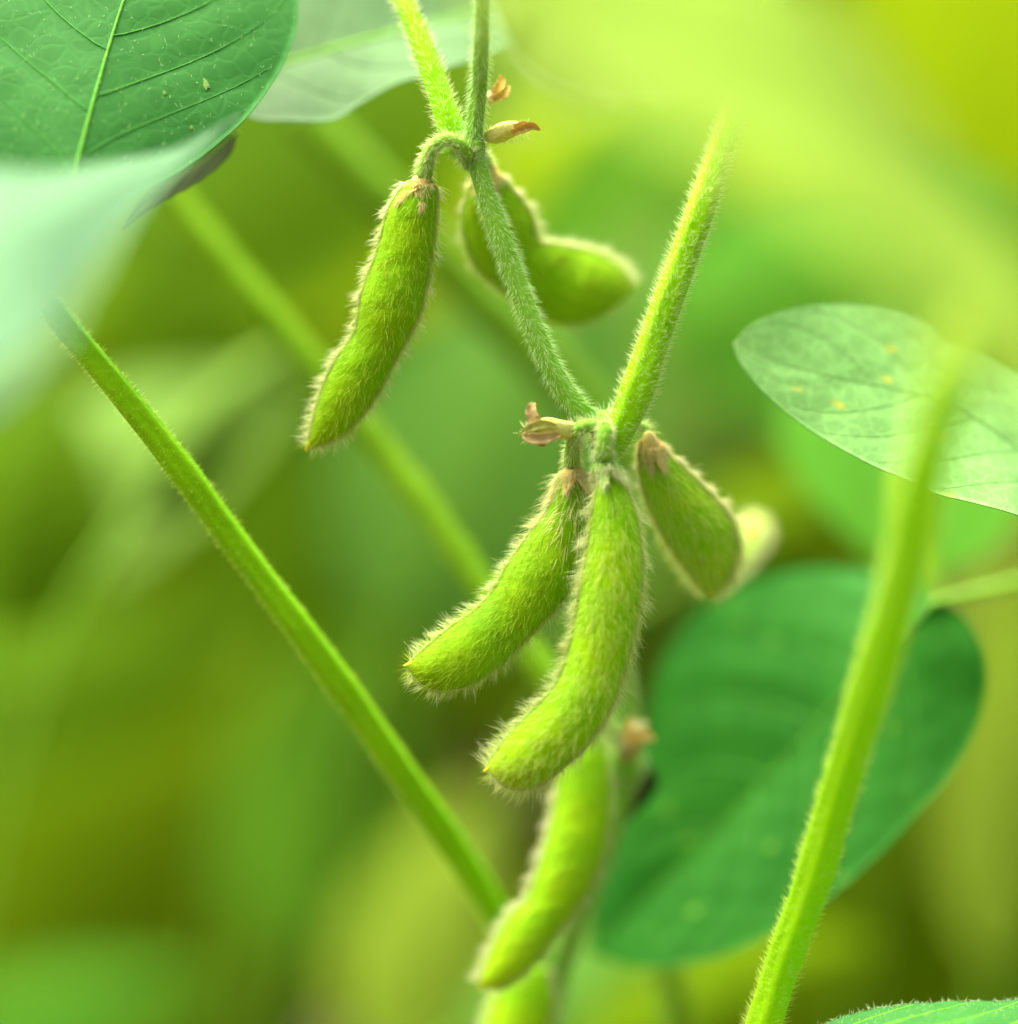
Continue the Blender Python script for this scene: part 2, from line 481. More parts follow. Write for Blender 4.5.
# ------------------------------------------------------------------ pods
def make_pod(label, Lp, Rp, depth, thick, seeds, mat='pod', density=520, hl=0.17, hmat='hair', edge_mat='hair_rim', edge_n=700, edge_l=0.2,
             group='soybean pods hanging from the stem nodes', twist=0.0, seam_w=0.028, stalk=None, stalk_w=0.11, calyx=True,
             calyx_len=0.32, neck_tan=False, edge_lr=(1.0, 1.0), n=110, m=48, category='pod', seams=(True, True), bulge=0.45, calyx_mat='calyx'):
    """pod whose two sutures run along the 3D curves of Lp and Rp (pixels, base to tip)"""
    dfun = depth if callable(depth) else (lambda s: depth[0] + (depth[1] - depth[0]) * s)

    def curve(pp):
        q = spline(np.array(pp, float), n)
        return np.array([W(x, y, dfun(i / (n - 1))) for i, (x, y) in enumerate(q)])
    Lc, Rc = curve(Lp), curve(Rp)
    C = (Lc + Rc) / 2
    H = (Rc - Lc) / 2
    half = np.linalg.norm(H, axis=1)
    T = norm(np.gradient(C, axis=0))
    U = norm(H)
    N = norm(np.cross(U, T))
    N[N[:, 1] > 0] *= -1                      # thickness points to the viewer side
    if twist:
        U2 = U * math.cos(twist) + N * math.sin(twist)
        N = -U * math.sin(twist) + N * math.cos(twist)
        Hh = U2 * (half / math.cos(twist))[:, None]
    else:
        Hh = H
    s = np.linspace(0, 1, n)
    tprof = np.minimum(half * 0.72, thick * (0.72 + bulge * sum(np.exp(-((s - c) / 0.085) ** 2) for c in seeds)) * np.minimum(1, (s / 0.10) ** 0.6 + 0.3) * np.minimum(1, ((1 - s) / 0.10)) ** 0.5)
    th = np.linspace(0, 2 * math.pi, m, endpoint=False)
    cs, sn = np.cos(th), np.sin(th)
    w = np.sign(sn) * np.abs(sn) ** 1.35
    V = C[:, None] + Hh[:, None] * cs[None, :, None] + N[:, None] * (tprof[:, None] * w[None])[:, :, None]
    # slight lumpiness
    lump = 0.008 * np.sin(s * 47)[:, None] * np.sin(3 * th)[None] + 0.006 * np.sin(s * 83 + 1)[:, None] * np.sin(5 * th + 2)[None]
    V = V + N[:, None] * (lump * np.abs(sn)[None] * (half / half.max())[:, None])[:, :, None]
    root_at = C[0]
    t = thing('soybean_pod', label, category, root_at, group)
    seedw = np.clip(sum(np.exp(-((s - c) / 0.09) ** 2) for c in seeds), 0, 1)
    tone = 0.45 * seedw[:, None] * (np.abs(sn) ** 1.5)[None] + 0.8 * (np.clip((s - 0.82) / 0.18, 0, 1) ** 1.2)[:, None] - 0.25 * np.exp(-((s - 0.04) / 0.1) ** 2)[:, None]
    shell = make_obj('shell', V.reshape(-1, 3), grid_faces(n, m, True), M[mat], t, attr=np.clip(tone + 0 * cs[None], 0, 1).ravel())
    # ridge of the two sutures
    for k, (cv, sgn) in enumerate(((Lc, -1), (Rc, 1))):
        if not seams[k]:
            continue
        rr = seam_w * np.minimum(1, np.minimum(s / 0.08 + 0.3, (1 - s) / 0.05 + 0.25))
        edge = C + Hh * (sgn * 1.0)
        v, f, *_ = sweep(edge, rr, 8)
        make_obj('seam', v, f, M['seam'], t)
    # beak at the tip
    tipd = norm((C[-1] - C[-6])[None])[0] + norm((Lc[-1] - Lc[-8])[None])[0]
    tipd = tipd / np.linalg.norm(tipd)
    bp = np.array([C[-1] - tipd * 0.05, C[-1] + tipd * 0.02, C[-1] + tipd * 0.04, C[-1] + tipd * 0.055])
    v, f, *_ = sweep(spline(bp, 8), np.linspace(0.05, 0.012, 8), 8)
    make_obj('beak', v, f, M['beak'], t)
    # fuzz on the faces
    k = int(0.92 * density * np.sum(half[1:] * 2 * np.linalg.norm(np.diff(C, axis=0), axis=1)) * 2.1)
    wgt = half / half.sum()
    ii = rng.choice(n - 1, k, p=(wgt[:-1] / wgt[:-1].sum()))
    f = rng.uniform(0, 1, k)[:, None]
    tt = rng.uniform(0, 2 * math.pi, k)
    c, sg = np.cos(tt)[:, None], np.sin(tt)
    ww = (np.sign(sg) * np.abs(sg) ** 1.35)[:, None]

    def lerp(A):
        return A[ii] * (1 - f) + A[ii + 1] * f
    Tp = tprof[:, None]
    root = lerp(C) + lerp(Hh) * c + lerp(N) * lerp(Tp) * ww
    nrm = norm(norm(lerp(Hh)) * c / np.maximum(lerp(half[:, None]), .05) + lerp(N) * sg[:, None] / np.maximum(lerp(Tp), .05))
    Td = lerp(T)
    D = nrm * 0.75 + Td * rng.uniform(0.25, 1.0, k)[:, None] + rng.normal(0, 0.28, (k, 3))
    G = Td * 0.35 + np.array([0, 0, -0.1]) + rng.normal(0, 0.12, (k, 3))
    ln = hl * rng.uniform(0.5, 1.15, k)
    rr = 0.0024 * rng.uniform(0.7, 1.25, k)
    root = root - nrm * 0.006
    if neck_tan:
        neck = (lerp(s[:, None])[:, 0] < neck_tan * rng.uniform(0.7, 1.25, k))
        hairs('fuzz', root[neck], D[neck], G[neck], ln[neck] * 1.5, rr[neck] * 1.3, M['hair_tan'], t)['label'] = 'tan tuft of hairs round the neck'
        nk = ~neck
        root, D, G, ln, rr = root[nk], D[nk], G[nk], ln[nk], rr[nk]
    hairs('fuzz', root, D, G, ln, rr, M[hmat], t)
    # longer fringe along the sutures
    for sgn, lr in ((-1, edge_lr[0]), (1, edge_lr[1])):
        k = int(edge_n * 0.85 * lr)
        if k < 1:
            continue
        x = rng.uniform(0.02, n - 1.01, k)
        ii = x.astype(int); f = (x - ii)[:, None]
        out = norm(lerp(Hh)) * sgn
        side = lerp(N) * rng.normal(0, 0.5, k)[:, None]
        Td = lerp(T)
        root = lerp(C) + lerp(Hh) * sgn + lerp(N) * rng.normal(0, 0.02, k)[:, None]
        D = out + side + Td * (0.5 * np.sin(x * 0.55 + 2) + 0.3 * np.sin(x * 1.7))[:, None] + Td * rng.uniform(0.1, 0.9, k)[:, None] + rng.normal(0, 0.15, (k, 3))
        G = Td * 0.3 + rng.normal(0, 0.12, (k, 3))
        # the tip end: point outwards
        ln = edge_l * rng.uniform(0.4, 1.2, k) * (0.8 + 0.3 * np.sin(x * 0.9) * np.sin(x * 0.37 + 1))
        hairs('fringe', root, D, G, ln, 0.0024 * rng.uniform(0.7, 1.2, k), M[edge_mat], t)
    # calyx cup and its pointed lobes
    if calyx:
        ax = T[0]
        b0 = C[0] - ax * 0.05
        r0 = max(half[0] * 1.02, 0.11)
        cl = calyx_len
        cup = np.array([b0 - ax * 0.08, b0, b0 + ax * 0.07, b0 + ax * 0.13])
        v, f, *_ = sweep(cup, np.array([0.06, r0 * 0.8, r0 * 0.98, r0 * 1.03]), 20, 5, 0.05)
        cx = make_obj('calyx', v, f, M[calyx_mat], t)
        cxa = sub(cx, t)
        u0, n0 = norm(H[0][None])[0], N[0]
        for q in range(5):
            a = q * 2 * math.pi / 5 + rng.uniform(-0.2, 0.2) + math.radians(200)
            od = u0 * math.cos(a) + n0 * math.sin(a)
            tg = -u0 * math.sin(a) + n0 * math.cos(a)
            ss = np.linspace(0, 1, 9)
            fl = rng.uniform(0.0, 0.12)
            cen = b0 + ax * (0.08 + ss * cl * rng.uniform(0.65, 1.15))[:, None] + tg * (0.03 * rng.normal() * ss ** 2)[:, None] + od * (r0 * (0.99 + 0.42 * ss ** 1.2) + fl * ss ** 3)[:, None]
            wd = 0.12 * (1 - ss ** 1.6) ** 0.9 + 0.006
            cen = cen + rng.normal(0, 0.009, (9, 3))
            vs = []
            for off in (0, 0.016):
                vs.append(np.stack([cen - tg * wd[:, None] + od * off, cen + od * (off + 0.012), cen + tg * wd[:, None] + od * off], 1))
            va = np.concatenate(vs, 1)[:, [0, 1, 2, 5, 4, 3]].reshape(-1, 3)
            make_obj('sepal', va, grid_faces(9, 6, True), M[calyx_mat], cxa)
            # down on the lobe
            kk = 260
            si = rng.integers(0, 8, kk)
            rt = cen[si] + od * 0.02 + tg * (wd[si] * rng.uniform(-0.8, 0.8, kk))[:, None]
            hairs('down', rt, od * 0.6 + ax * 0.9 + rng.normal(0, 0.25, (kk, 3)), rng.normal(0, 0.1, (kk, 3)), 0.15 * rng.uniform(0.5, 1.1, kk), np.full(kk, 0.0024), M['hair_tan' if calyx_mat == 'calyx' else 'hair_rim'], cxa)
    if stalk is not None:
        st = WP(stalk)
        st = np.vstack([st, (C[0] - T[0] * 0.05)[None]])
        stem_part('stalk', st, [stalk_w * 1.1, stalk_w, stalk_w * 1.05, stalk_w * 1.3], M['stem_pale'], t, hair=1500, hl=0.1, hr=0.002, hmat='hair_rim', ridges=5, nside=16, hname='stalk_fuzz')
    return t


# ------------------------------------------------------------------ leaves
def leaf_surface(Mc, Lc, Rc, nv, quilt, fold, vslope, wave=0.0, droop=0.0, seed=1, ns=70, nu=14, npow=1.0):
    """grid (ns, 2nu+1, 3) between margin Lc, midrib Mc and margin Rc (all (ns,3))"""
    s = np.linspace(0, 1, ns)
    u = np.linspace(-1, 1, 2 * nu + 1)
    au = np.abs(u)
    G = np.zeros((ns, len(u), 3))
    for j, x in enumerate(u):
        E = Lc if x < 0 else Rc
        G[:, j] = Mc * (1 - abs(x)) + E * abs(x)
    # normal of the flat sheet
    ds = np.gradient(G, axis=0)
    du = np.gradient(G, axis=1)
    Nn = norm(np.cross(ds, du))
    Nn = norm(np.nan_to_num(Nn).mean((0, 1))[None])[0]
    if Nn[1] > 0:
        Nn = -Nn                           # towards the viewer
    wd = np.linalg.norm(Lc - Rc, axis=1)
    wd = wd / wd.max()
    ph = (s[:, None] - vslope * (au[None] ** 1.15 + .15 * au[None] ** 3)) * (nv + .8) - 0.35 - 0.25 * (u > 0)[None]
    q = quilt * np.abs(np.sin(math.pi * ph)) ** 0.8 * np.sin(math.pi * np.clip(au, 0, 1) ** 0.8)[None] * wd[:, None]
    r = np.random.default_rng(seed)
    p = r.uniform(0, 6, 4)
    wv = wave * (np.sin(s * 9 + p[0])[:, None] * np.where(u < 0, 1, 0)[None] + np.sin(s * 8 + p[1])[:, None] * np.where(u > 0, 1, 0)[None]) * au[None] ** 2
    cell = 0.25 * quilt * (np.sin(s * 61 + p[2])[:, None] * np.sin(u * 17 + p[3])[None]) * wd[:, None]
    fd = fold * au[None] ** npow * wd[:, None]
    dp = droop * (s ** 2)[:, None]
    G = G + Nn * (q + wv + fd + dp + cell)[:, :, None]
    return G, Nn, s, u


def make_leaf(label, Mc, Lc, Rc, mat, parent=None, veins=7, quilt=0.06, fold=0.0, wave=0.03, seed=1, ns=70, nu=14, rib=0.035, vein_w=0.014, rib_mat=None,
              vein_side=1, group=None, hair=0, petiole=None, pet_hair=200, name='soybean_leaf', vein_parts=True, thick=0.018, vslope=0.27, scars=(), rib_side=1, margin_hair=0, category='leaf', vein_mat=None):
    Mc, Lc, Rc = (spline(x, ns) for x in (Mc, Lc, Rc))
    G, Nn, s, u = leaf_surface(Mc, Lc, Rc, veins, quilt, fold, vslope, wave, seed=seed, ns=ns, nu=nu)
    mu = len(u)
    t = parent or thing(name, label, category, Mc[0], group)
    front = G
    back = G - Nn * thick
    V = np.vstack([front.reshape(-1, 3), back.reshape(-1, 3)])
    F = grid_faces(ns, mu)
    nb = ns * mu
    Fb = F[:, ::-1] + nb
    rim = []
    loop = [(i, 0) for i in range(ns)] + [(ns - 1, j) for j in range(1, mu)] + [(i, mu - 1) for i in range(ns - 2, -1, -1)] + [(0, j) for j in range(mu - 2, 0, -1)]
    idx = [i * mu + j for i, j in loop]
    for a, b in zip(idx, idx[1:] + idx[:1]):
        rim.append([a, a + nb, b + nb, b])
    FF = np.vstack([F, Fb, np.array(rim)])
    uv = np.stack(np.broadcast_arrays(s[:, None], (u * 0.5 + 0.5)[None]), -1).reshape(-1, 2)
    bl = make_obj('blade', V, FF, M[mat], t, uv=np.vstack([uv, uv]))
    rm = M[rib_mat or 'stem_pale']
    vm = M[vein_mat] if vein_mat else rm
    ba = sub(bl, t)

    def surf(si, ui):
        x = np.clip(si, 0, 1) * (ns - 1)
        y = (np.clip(ui, -1, 1) + 1) / 2 * (mu - 1)
        i = np.minimum(x.astype(int), ns - 2); j = np.minimum(y.astype(int), mu - 2)
        a = (x - i)[:, None]; b = (y - j)[:, None]
        return G[i, j] * (1 - a) * (1 - b) + G[i + 1, j] * a * (1 - b) + G[i, j + 1] * (1 - a) * b + G[i + 1, j + 1] * a * b
    ss = np.linspace(0, 0.985, 40)
    offv = Nn * (0.004 if rib_side > 0 else -thick)
    mp = surf(ss, np.zeros(40)) + offv
    v, f, *_ = sweep(mp, np.linspace(rib, rib * 0.25, 40), 10)
    make_obj('midrib', v, f, rm, t)
    if vein_parts:
        for sd in (-1, 1):
            for k in range(veins):
                s0 = (k + 0.35 + (0.25 if sd > 0 else 0)) / (veins + 0.8)
                x = np.linspace(0, 0.94, 16)
                si = s0 + vslope * (x ** 1.15 + 0.15 * x ** 3)
                if si[-1] > 0.985:
                    continue
                vp = surf(si, sd * x) + offv * 0.6
                v, f, *_ = sweep(vp, np.linspace(vein_w, vein_w * 0.3, 16), 6)
                make_obj('vein', v, f, vm, t)
    for (qx, qy, a_, b_) in scars:
        # a healed nick: a thin raised crust lying on the blade
        D_ = FOCUS + front[..., 1]
        gx = front[..., 0] * FOCUS / D_ / PX + 509
        gy = 512 - (front[..., 2] - CAMZ) * FOCUS / D_ / PX
        i_, j_ = np.unravel_index(np.argmin((gx - qx) ** 2 + (gy - qy) ** 2), gx.shape)
        c_ = front[i_, j_]
        e1 = norm((front[i_ + 1, j_] - front[i_, j_])[None])[0]
        e2 = np.cross(Nn, e1)
        e1 = norm((e1 * 0.75 + e2 * 0.65)[None])[0]; e2 = np.cross(Nn, e1)
        th_ = np.linspace(0, 2 * math.pi, 14, endpoint=False)
        rr_ = 1 + 0.25 * np.sin(3 * th_ + 1) + 0.12 * np.sin(5 * th_)
        ring = c_ + e1 * (a_ * np.cos(th_) * rr_)[:, None] + e2 * (b_ * np.sin(th_) * rr_)[:, None]
        V_ = np.vstack([ring + Nn * 0.002, c_ + (ring - c_) * 0.6 + Nn * 0.010, (c_ + Nn * 0.006)[None]])
        F_ = grid_faces(2, 14, True).tolist() + [[14 + q_, 14 + (q_ + 1) % 14, 28] for q_ in range(14)]
        make_obj('scar', V_, F_, M['scar'], t)
    if hair:
        k = hair
        si, ui = rng.uniform(0, 1, k), rng.uniform(-1, 1, k)
        root = surf(si, ui)
        hairs('fuzz', root, Nn + rng.normal(0, 0.5, (k, 3)), rng.normal(0, 0.15, (k, 3)), 0.055 * rng.uniform(0.4, 1.2, k), np.full(k, 0.0022), M['hair_white'], t)
    if margin_hair:
        k = margin_hair
        si = rng.uniform(0, 1, k); sg = np.where(rng.uniform(0, 1, k) < 0.5, -1.0, 1.0)
        root = surf(si, sg)
        inn = surf(si, sg * 0.9)
        od = norm(root - inn)
        hairs('fringe', root, od + rng.normal(0, 0.4, (k, 3)), rng.normal(0, 0.2, (k, 3)), 0.11 * rng.uniform(0.3, 1.1, k), np.full(k, 0.0028), M['hair_white'], t)
    if petiole is not None:
        stem_part('petiole', petiole, [0.16, 0.12], M['stem_pale'], t, hair=pet_hair, hl=0.08, ridges=4, nside=12)
    return t


exec_later = []
# ==================================================================  GROUND AND FAR FOLIAGE
def ground():
    m, nt, out = new_mat('soil')
    tc = nt.nodes.new('ShaderNodeTexCoord')
    n1 = noise(nt, tc.outputs['Object'], 6, 6, 0.65)
    col = ramp(nt, n1, [(0.3, (0.03, 0.019, 0.01)), (0.7, (0.075, 0.052, 0.028))])
    body(nt, out, col, rgb(nt, (0, 0, 0)), 0.0, 0.9, 0.1, n1, 0.01)
    n = 90
    x = np.sign(np.linspace(-1, 1, n)) * np.abs(np.linspace(-1, 1, n)) ** 2.2 * 6000
    X, Y = np.meshgrid(x, x, indexing='ij')
    Z = 1.6 * np.sin(X * 0.11 + 1.3 * np.sin(Y * 0.07)) * np.cos(Y * 0.13) + 0.8 * np.sin(X * 0.31 + Y * 0.27)
    V = np.stack([X, Y + 100, Z], -1).reshape(-1, 3)
    o = make_obj('ground', V, grid_faces(n, n), m)
    o['kind'] = 'structure'
    o['label'] = 'brown soil of the soybean field under the plants'


ground()


def leaf_template(ns=7, w=0.36, fold=0.12, droop=0.18):
    s = np.linspace(0, 1, ns)
    half = w * np.sin(math.pi * s ** 0.72) ** 0.85
    V = []
    for k, x in enumerate((-1, -0.5, 0, 0.5, 1)):
        V.append(np.stack([half * x, s, fold * half / w * abs(x) - droop * s ** 2], 1))
    V = np.stack(V, 1).reshape(-1, 3)
    return V, grid_faces(ns, 5)


def rand_rot(n, r, up=0.55):
    """rotation matrices whose leaf normals lean upward and outward"""
    yaw = r.uniform(0, 2 * math.pi, n)
    pitch = r.normal(-0.25, 0.5, n)
    roll = r.normal(0, up, n)
    cz, sz = np.cos(yaw), np.sin(yaw); cx, sx = np.cos(pitch), np.sin(pitch); cy, sy = np.cos(roll), np.sin(roll)
    Rz = np.zeros((n, 3, 3)); Rz[:, 0, 0] = cz; Rz[:, 0, 1] = -sz; Rz[:, 1, 0] = sz; Rz[:, 1, 1] = cz; Rz[:, 2, 2] = 1
    Rx = np.zeros((n, 3, 3)); Rx[:, 0, 0] = 1; Rx[:, 1, 1] = cx; Rx[:, 1, 2] = -sx; Rx[:, 2, 1] = sx; Rx[:, 2, 2] = cx
    Ry = np.zeros((n, 3, 3)); Ry[:, 1, 1] = 1; Ry[:, 0, 0] = cy; Ry[:, 0, 2] = sy; Ry[:, 2, 0] = -sy; Ry[:, 2, 2] = cy
    return Rz @ Rx @ Ry


def far_foliage():
    m, nt, out = new_mat('field_foliage')
    at = nt.nodes.new('ShaderNodeAttribute'); at.attribute_name = 'tone'
    col = ramp(nt, at.outputs['Fac'], [(0.0, (0.03, 0.09, 0.003)), (0.3, (0.05, 0.13, 0.004)), (0.55, (0.08, 0.15, 0.002)), (0.8, (0.11, 0.15, 0.002)), (1.0, (0.17, 0.23, 0.004))])
    t = mixc(nt, 0.5, col, (0.2, 0.3, 0.002))
    body(nt, out, col, t, 0.45, 0.8, 0.0)
    V0, F0 = leaf_template()
    n = 3600
    r = np.random.default_rng(3)
    n = 4300
    y = 60 + 170 * r.uniform(0, 1, n) ** 1.3
    x = r.uniform(-1, 1, n) * (34 + y * 0.75)
    z = r.uniform(0.03, 1, n) * (78 + (y - 60) * 0.28 + 8 * np.sin(x * 0.1))
    R = rand_rot(n, r)
    sz = r.uniform(6.5, 11, n)
    V = np.einsum('nij,vj->nvi', R, V0) * sz[:, None, None] + np.stack([x, y, z], 1)[:, None]
    F = (F0[None] + (np.arange(n) * len(V0))[:, None, None]).reshape(-1, 4)
    tone = np.repeat(np.clip(r.normal(0.5, 0.25, n), 0, 1), len(V0))
    o = make_obj('field_foliage', V.reshape(-1, 3), F, m, attr=tone)
    o['kind'] = 'stuff'
    o['label'] = 'mass of green soybean foliage filling the field behind'


far_foliage()


def ovate(px, py, dy, length, width, ang, mat, label, tilt=0.0, lean=0.0, ns=30, group=None, fold=0.5, veins=6):
    """a whole leaf placed in the place: centre, length and width in cm, turned by ang in the view plane (deg, 0 = tip to the right),
    tilted about its own midrib (tilt) and leaning back along it (lean)"""
    c = W(px, py, dy)
    a = math.radians(ang)
    s = np.linspace(0, 1, ns)
    half = width / 2 * np.sin(math.pi * s ** 0.75) ** 0.8
    ax = np.array([math.cos(a) * math.cos(lean), math.sin(lean), math.sin(a) * math.cos(lean)])
    sd = np.array([-math.sin(a) * math.cos(tilt), math.sin(tilt), math.cos(a) * math.cos(tilt)])
    nrm_ = np.cross(ax, sd)
    Mc = c + ax * ((s - 0.5) * length)[:, None] + nrm_ * (0.5 * np.sin(s * math.pi))[:, None]
    b0 = Mc[0]
    down = np.array([0.0, 0.5, -1.0])
    pet = np.array([b0 - ax * 7 + down * 14, b0 - ax * 4.5 + down * 4.5, b0 - ax * 2 + down * 0.8, b0])
    return make_leaf(label, Mc, Mc + sd * half[:, None], Mc - sd * half[:, None], mat, ns=ns, nu=6, quilt=0.05, fold=-fold, wave=0.1, veins=veins,
                     vein_parts=True, vein_w=0.03, rib=0.05, group=group, seed=int(px + py), rib_mat='stem_far', petiole=pet, pet_hair=0)


BG = 'blurred leaves behind the pods'
# px, py, dy, length, width, angle, material, label, tilt, lean
for a in [
    (500, 440, 22, 9, 7, 60, 'far_grey', 'blue-green blurred leaf between the two upper pod clusters', .3, .2),
    (650, 250, 28, 9, 7, 80, 'far_fresh', 'mid green blurred leaf seen between the two upper stalks', .3, .3),
    (850, 270, 24, 9, 6, 20, 'far_mid', 'mid green blurred leaf above the pale veined leaf', .5, .2),
    (690, 400, 26, 9, 7, 100, 'far_pale', 'green blurred leaf beside the hanging half-turned pod', .2, .3),
    (110, 470, 20, 8, 5, 25, 'far_pale', 'pale blurred leaf behind the long slanting stalk', .7, .3),
    (20, 500, 17, 5, 4, 80, 'far_green', 'yellow-green blurred leaf at the picture edge beneath the mint leaf', .3, .3),
    (215, 425, 14, 4.2, 1.6, 48, 'far_pale', 'small pale upturned leaf tip between the two slanting stalks', .4, .2),
    (320, 780, 38, 9, 5, 75, 'far_fresh', 'green blurred leaf below the long slanting stalk', .3, .3),
    (60, 680, 40, 11, 6, 10, 'far_green', 'dim green blurred leaf low beneath the pale leaf', .5, .2),
    (60, 1020, 34, 8, 3, 10, 'far_mid', 'dark green blurred leaf in the bottom corner', .6, .3),
    (425, 930, 32, 7, 4, 70, 'far_straw', 'yellowish blurred leaf behind the foot of the long stalk', .3, .3),
    (610, 1010, 18, 6, 4, 10, 'far_grey', 'pale green blurred leaf beneath the large dark leaf', .6, .3),
    (1000, 760, 22, 8, 2.6, 85, 'far_straw', 'pale upright blurred leaf beside the large dark leaf', .3, .2),
    (960, 140, 26, 14, 10, 80, 'far_lime', 'bright yellow-green blurred leaf filling the top corner', .2, .2),
    (300, 170, 38, 12, 8, 30, 'far_green', 'green blurred leaf behind the topmost pod', .4, .3),
    (555, 170, 30, 5, 3.5, 60, 'far_lime', 'yellow-olive blurred leaf behind the upper stem joint', .3, .3),
    (150, 830, 44, 18, 11, 40, 'far_olive', 'olive blurred leaf low in the shade', .3, .2),
    (250, 600, 48, 14, 10, 120, 'far_olive', 'olive blurred leaf behind the middle of the long stalk', .3, .2),
    (330, 480, 36, 9, 7, 70, 'far_green', 'deep green blurred leaf behind the tip of the topmost pod', .2, .2),
    (800, 520, 20, 5, 3, 20, 'far_olive', 'olive blurred leaf between the half-turned pod and the dark leaf', .3, .3),
    (730, 1000, 16, 6, 3, 20, 'far_olive', 'brown-olive blurred leaf under the large dark leaf', .5, .3),
    (880, 880, 30, 11, 8, 60, 'far_olive', 'dark olive blurred leaf behind the thick hairy stalk', .2, .2),
]:
    ovate(a[0], a[1], a[2], a[3], a[4], a[5], a[6], a[7], a[8], a[9], group=BG)

# ==================================================================  THE PLANT IN FOCUS
plant = thing('soybean_plant', 'hairy zigzag soybean stem with its stalks, carrying the pod clusters', 'plant', W(520, 1180, 4.5))

stem_part('stem', WP([(486, -60, -1.2), (482, 0, -0.8), (481, 45, -0.5), (479, 90, -0.1), (474, 141, .1), (480, 175, .1), (497, 225, .1), (518, 286, .1), (543, 350, .1), (566, 392, .15), (590, 420, .3), (603, 445, .8), (604, 520, 1.6), (608, 610, 2.3), (622, 700, 2.8), (624, 770, 3.0), (600, 850, 3.3), (560, 950, 3.8), (520, 1100, 4.2)]),
          [cw(12, -1), cw(15, 0), cw(17, 0), cw(22, 0), cw(20, 0), cw(19, 0), cw(20, 0), cw(23, 0), cw(28, 1), cw(30, 2), cw(30, 3), cw(34, 3), cw(32, 4), cw(32, 4)], M['stem_pale'], plant, hair=650, hl=0.12, hr=0.002, down=0.7, amp=0.09)
stem_part('petiole', WP([(458, 150, .25), (449, 122, .2), (432, 72, .3), (416, 30, .5), (402, -2, .7), (380, -60, 1.2)]), [cw(30, 0), cw(24, 0), cw(22, 0), cw(19, 0), cw(17, 0), cw(16, 0)], M['stem'], plant, hair=750, hl=0.11, down=0.3, hmat='hair_rim', hr=0.002)
stem_part('petiole', WP([(606, 452, .25), (617, 437, .1), (634, 398, 0), (659, 325, 0), (694, 228, .1), (722, 145, .3), (748, 75, .5), (774, -5, .7), (800, -90, .9)]), [cw(24, 0), cw(33, 0), cw(29, 0), cw(27, 0), cw(25, 0), cw(23, 0), cw(20, 0), cw(18, 0), cw(16, 0)], M['stem'], plant, hair=950, hl=0.115, down=0.15, hmat='hair_rim', hr=0.002)
stem_part('petiole', WP([(66, 205, -1.2), (38, 224, -1.0), (22, 248, -.6), (36, 286, -.3), (62, 321, -.1), (115, 385, 0), (177, 463, .3), (233, 540, .7), (297, 625, 1.1), (354, 703, 1.6), (403, 774, 2.1), (453, 845, 2.8), (497, 915, 3.4), (530, 975, 3.8)]), [cw(20, 0), cw(24, 0), cw(27, 1), cw(28, 1), cw(29, 2), cw(30, 2), cw(30, 3)], M['stem'], plant, hair=260, hl=0.09, down=-0.4, ridges=5, amp=0.1, hmat='hair', hr=0.002)
stem_part('petiole', WP([(120, 135, 6), (174, 197, 5.7), (217, 250, 5.5), (290, 337, 5.2), (380, 448, 4.8), (440, 525, 4.3), (500, 610, 3.8), (560, 690, 3.3), (612, 760, 3.0)]), [cw(27, 5), cw(30, 5), cw(30, 5), cw(28, 5), cw(28, 4), cw(30, 3)], M['stem_far'], plant, hair=150, hl=0.1, down=-0.3, hmat='hair_green')
# node swellings where stalks and stem join
for (x, y, d, r) in ((470, 148, .15, .19), (604, 432, .3, .23), (622, 765, 3.0, .3)):
    c = W(x, y, d)
    th = np.linspace(0, math.pi, 14)
    P_ = np.stack([c[0] + 0 * th, c[1] + 0 * th, c[2] + r * 1.2 * np.cos(th)], 1)
    v, f, *_ = sweep(P_ + np.array([0, 0, 0]), np.maximum(r * np.sin(th), 0.004), 20, 5, 0.08)
    nd = make_obj('node', v, f, M['stem_pale'], plant)
    k = 420
    dv = norm(rng.normal(0, 1, (k, 3)))
    hairs('node_fuzz', c + dv * r * np.array([1, 1, 1.2]), dv + np.array([0, 0, -0.2]) + rng.normal(0, .2, (k, 3)), rng.normal(0, .1, (k, 3)), 0.13 * rng.uniform(.5, 1.1, k), np.full(k, .0034), M['hair_white'], plant)

# ------------------------------------------------------------------ pods
make_pod('plump fuzzy pod hanging alone from the upper stem joint by an arched stalk',
         [(412, 180), (405, 184), (389, 208), (377, 252), (362, 293), (355, 331), (338, 357), (325, 382), (316, 410), (311, 431), (307, 446)],
         [(432, 180), (437, 190), (437, 208), (433, 252), (426, 290), (419, 316), (403, 347), (389, 373), (378, 394), (361, 417), (345, 434), (325, 444), (309, 449)],
         (0.1, 0.5), 0.36, (0.2, 0.5, 0.78), mat='pod_deep', hmat='hair_green', edge_mat='hair_cream', edge_n=800, edge_l=0.2, edge_lr=(1.3, 0.8),
         stalk=[(470, 165, .2), (466, 150, -.05), (450, 139, -.1), (434, 146, -.1), (427, 160, 0)], stalk_w=0.17, density=480)
make_pod('two-lobed pod half hidden behind the stem below the upper joint, its outer lobe turned away',
         [(482, 172), (472, 184), (466, 199), (462, 219), (466, 244), (477, 268), (497, 286), (522, 305), (550, 321), (578, 323), (607, 311), (629, 294)],
         [(496, 172), (508, 184), (519, 197), (530, 213), (538, 240), (552, 243), (566, 246), (582, 249), (597, 254), (612, 262), (625, 273), (633, 286)],
         (0.9, 2.4), 0.36, (0.25, 0.75), mat='pod_dull', hmat='hair_green', edge_mat='hair_cream', edge_n=900, edge_l=0.2, edge_lr=(0.5, 1.6), density=380,
         stalk=[(478, 150, .3), (486, 158, .7)], calyx_len=0.2)
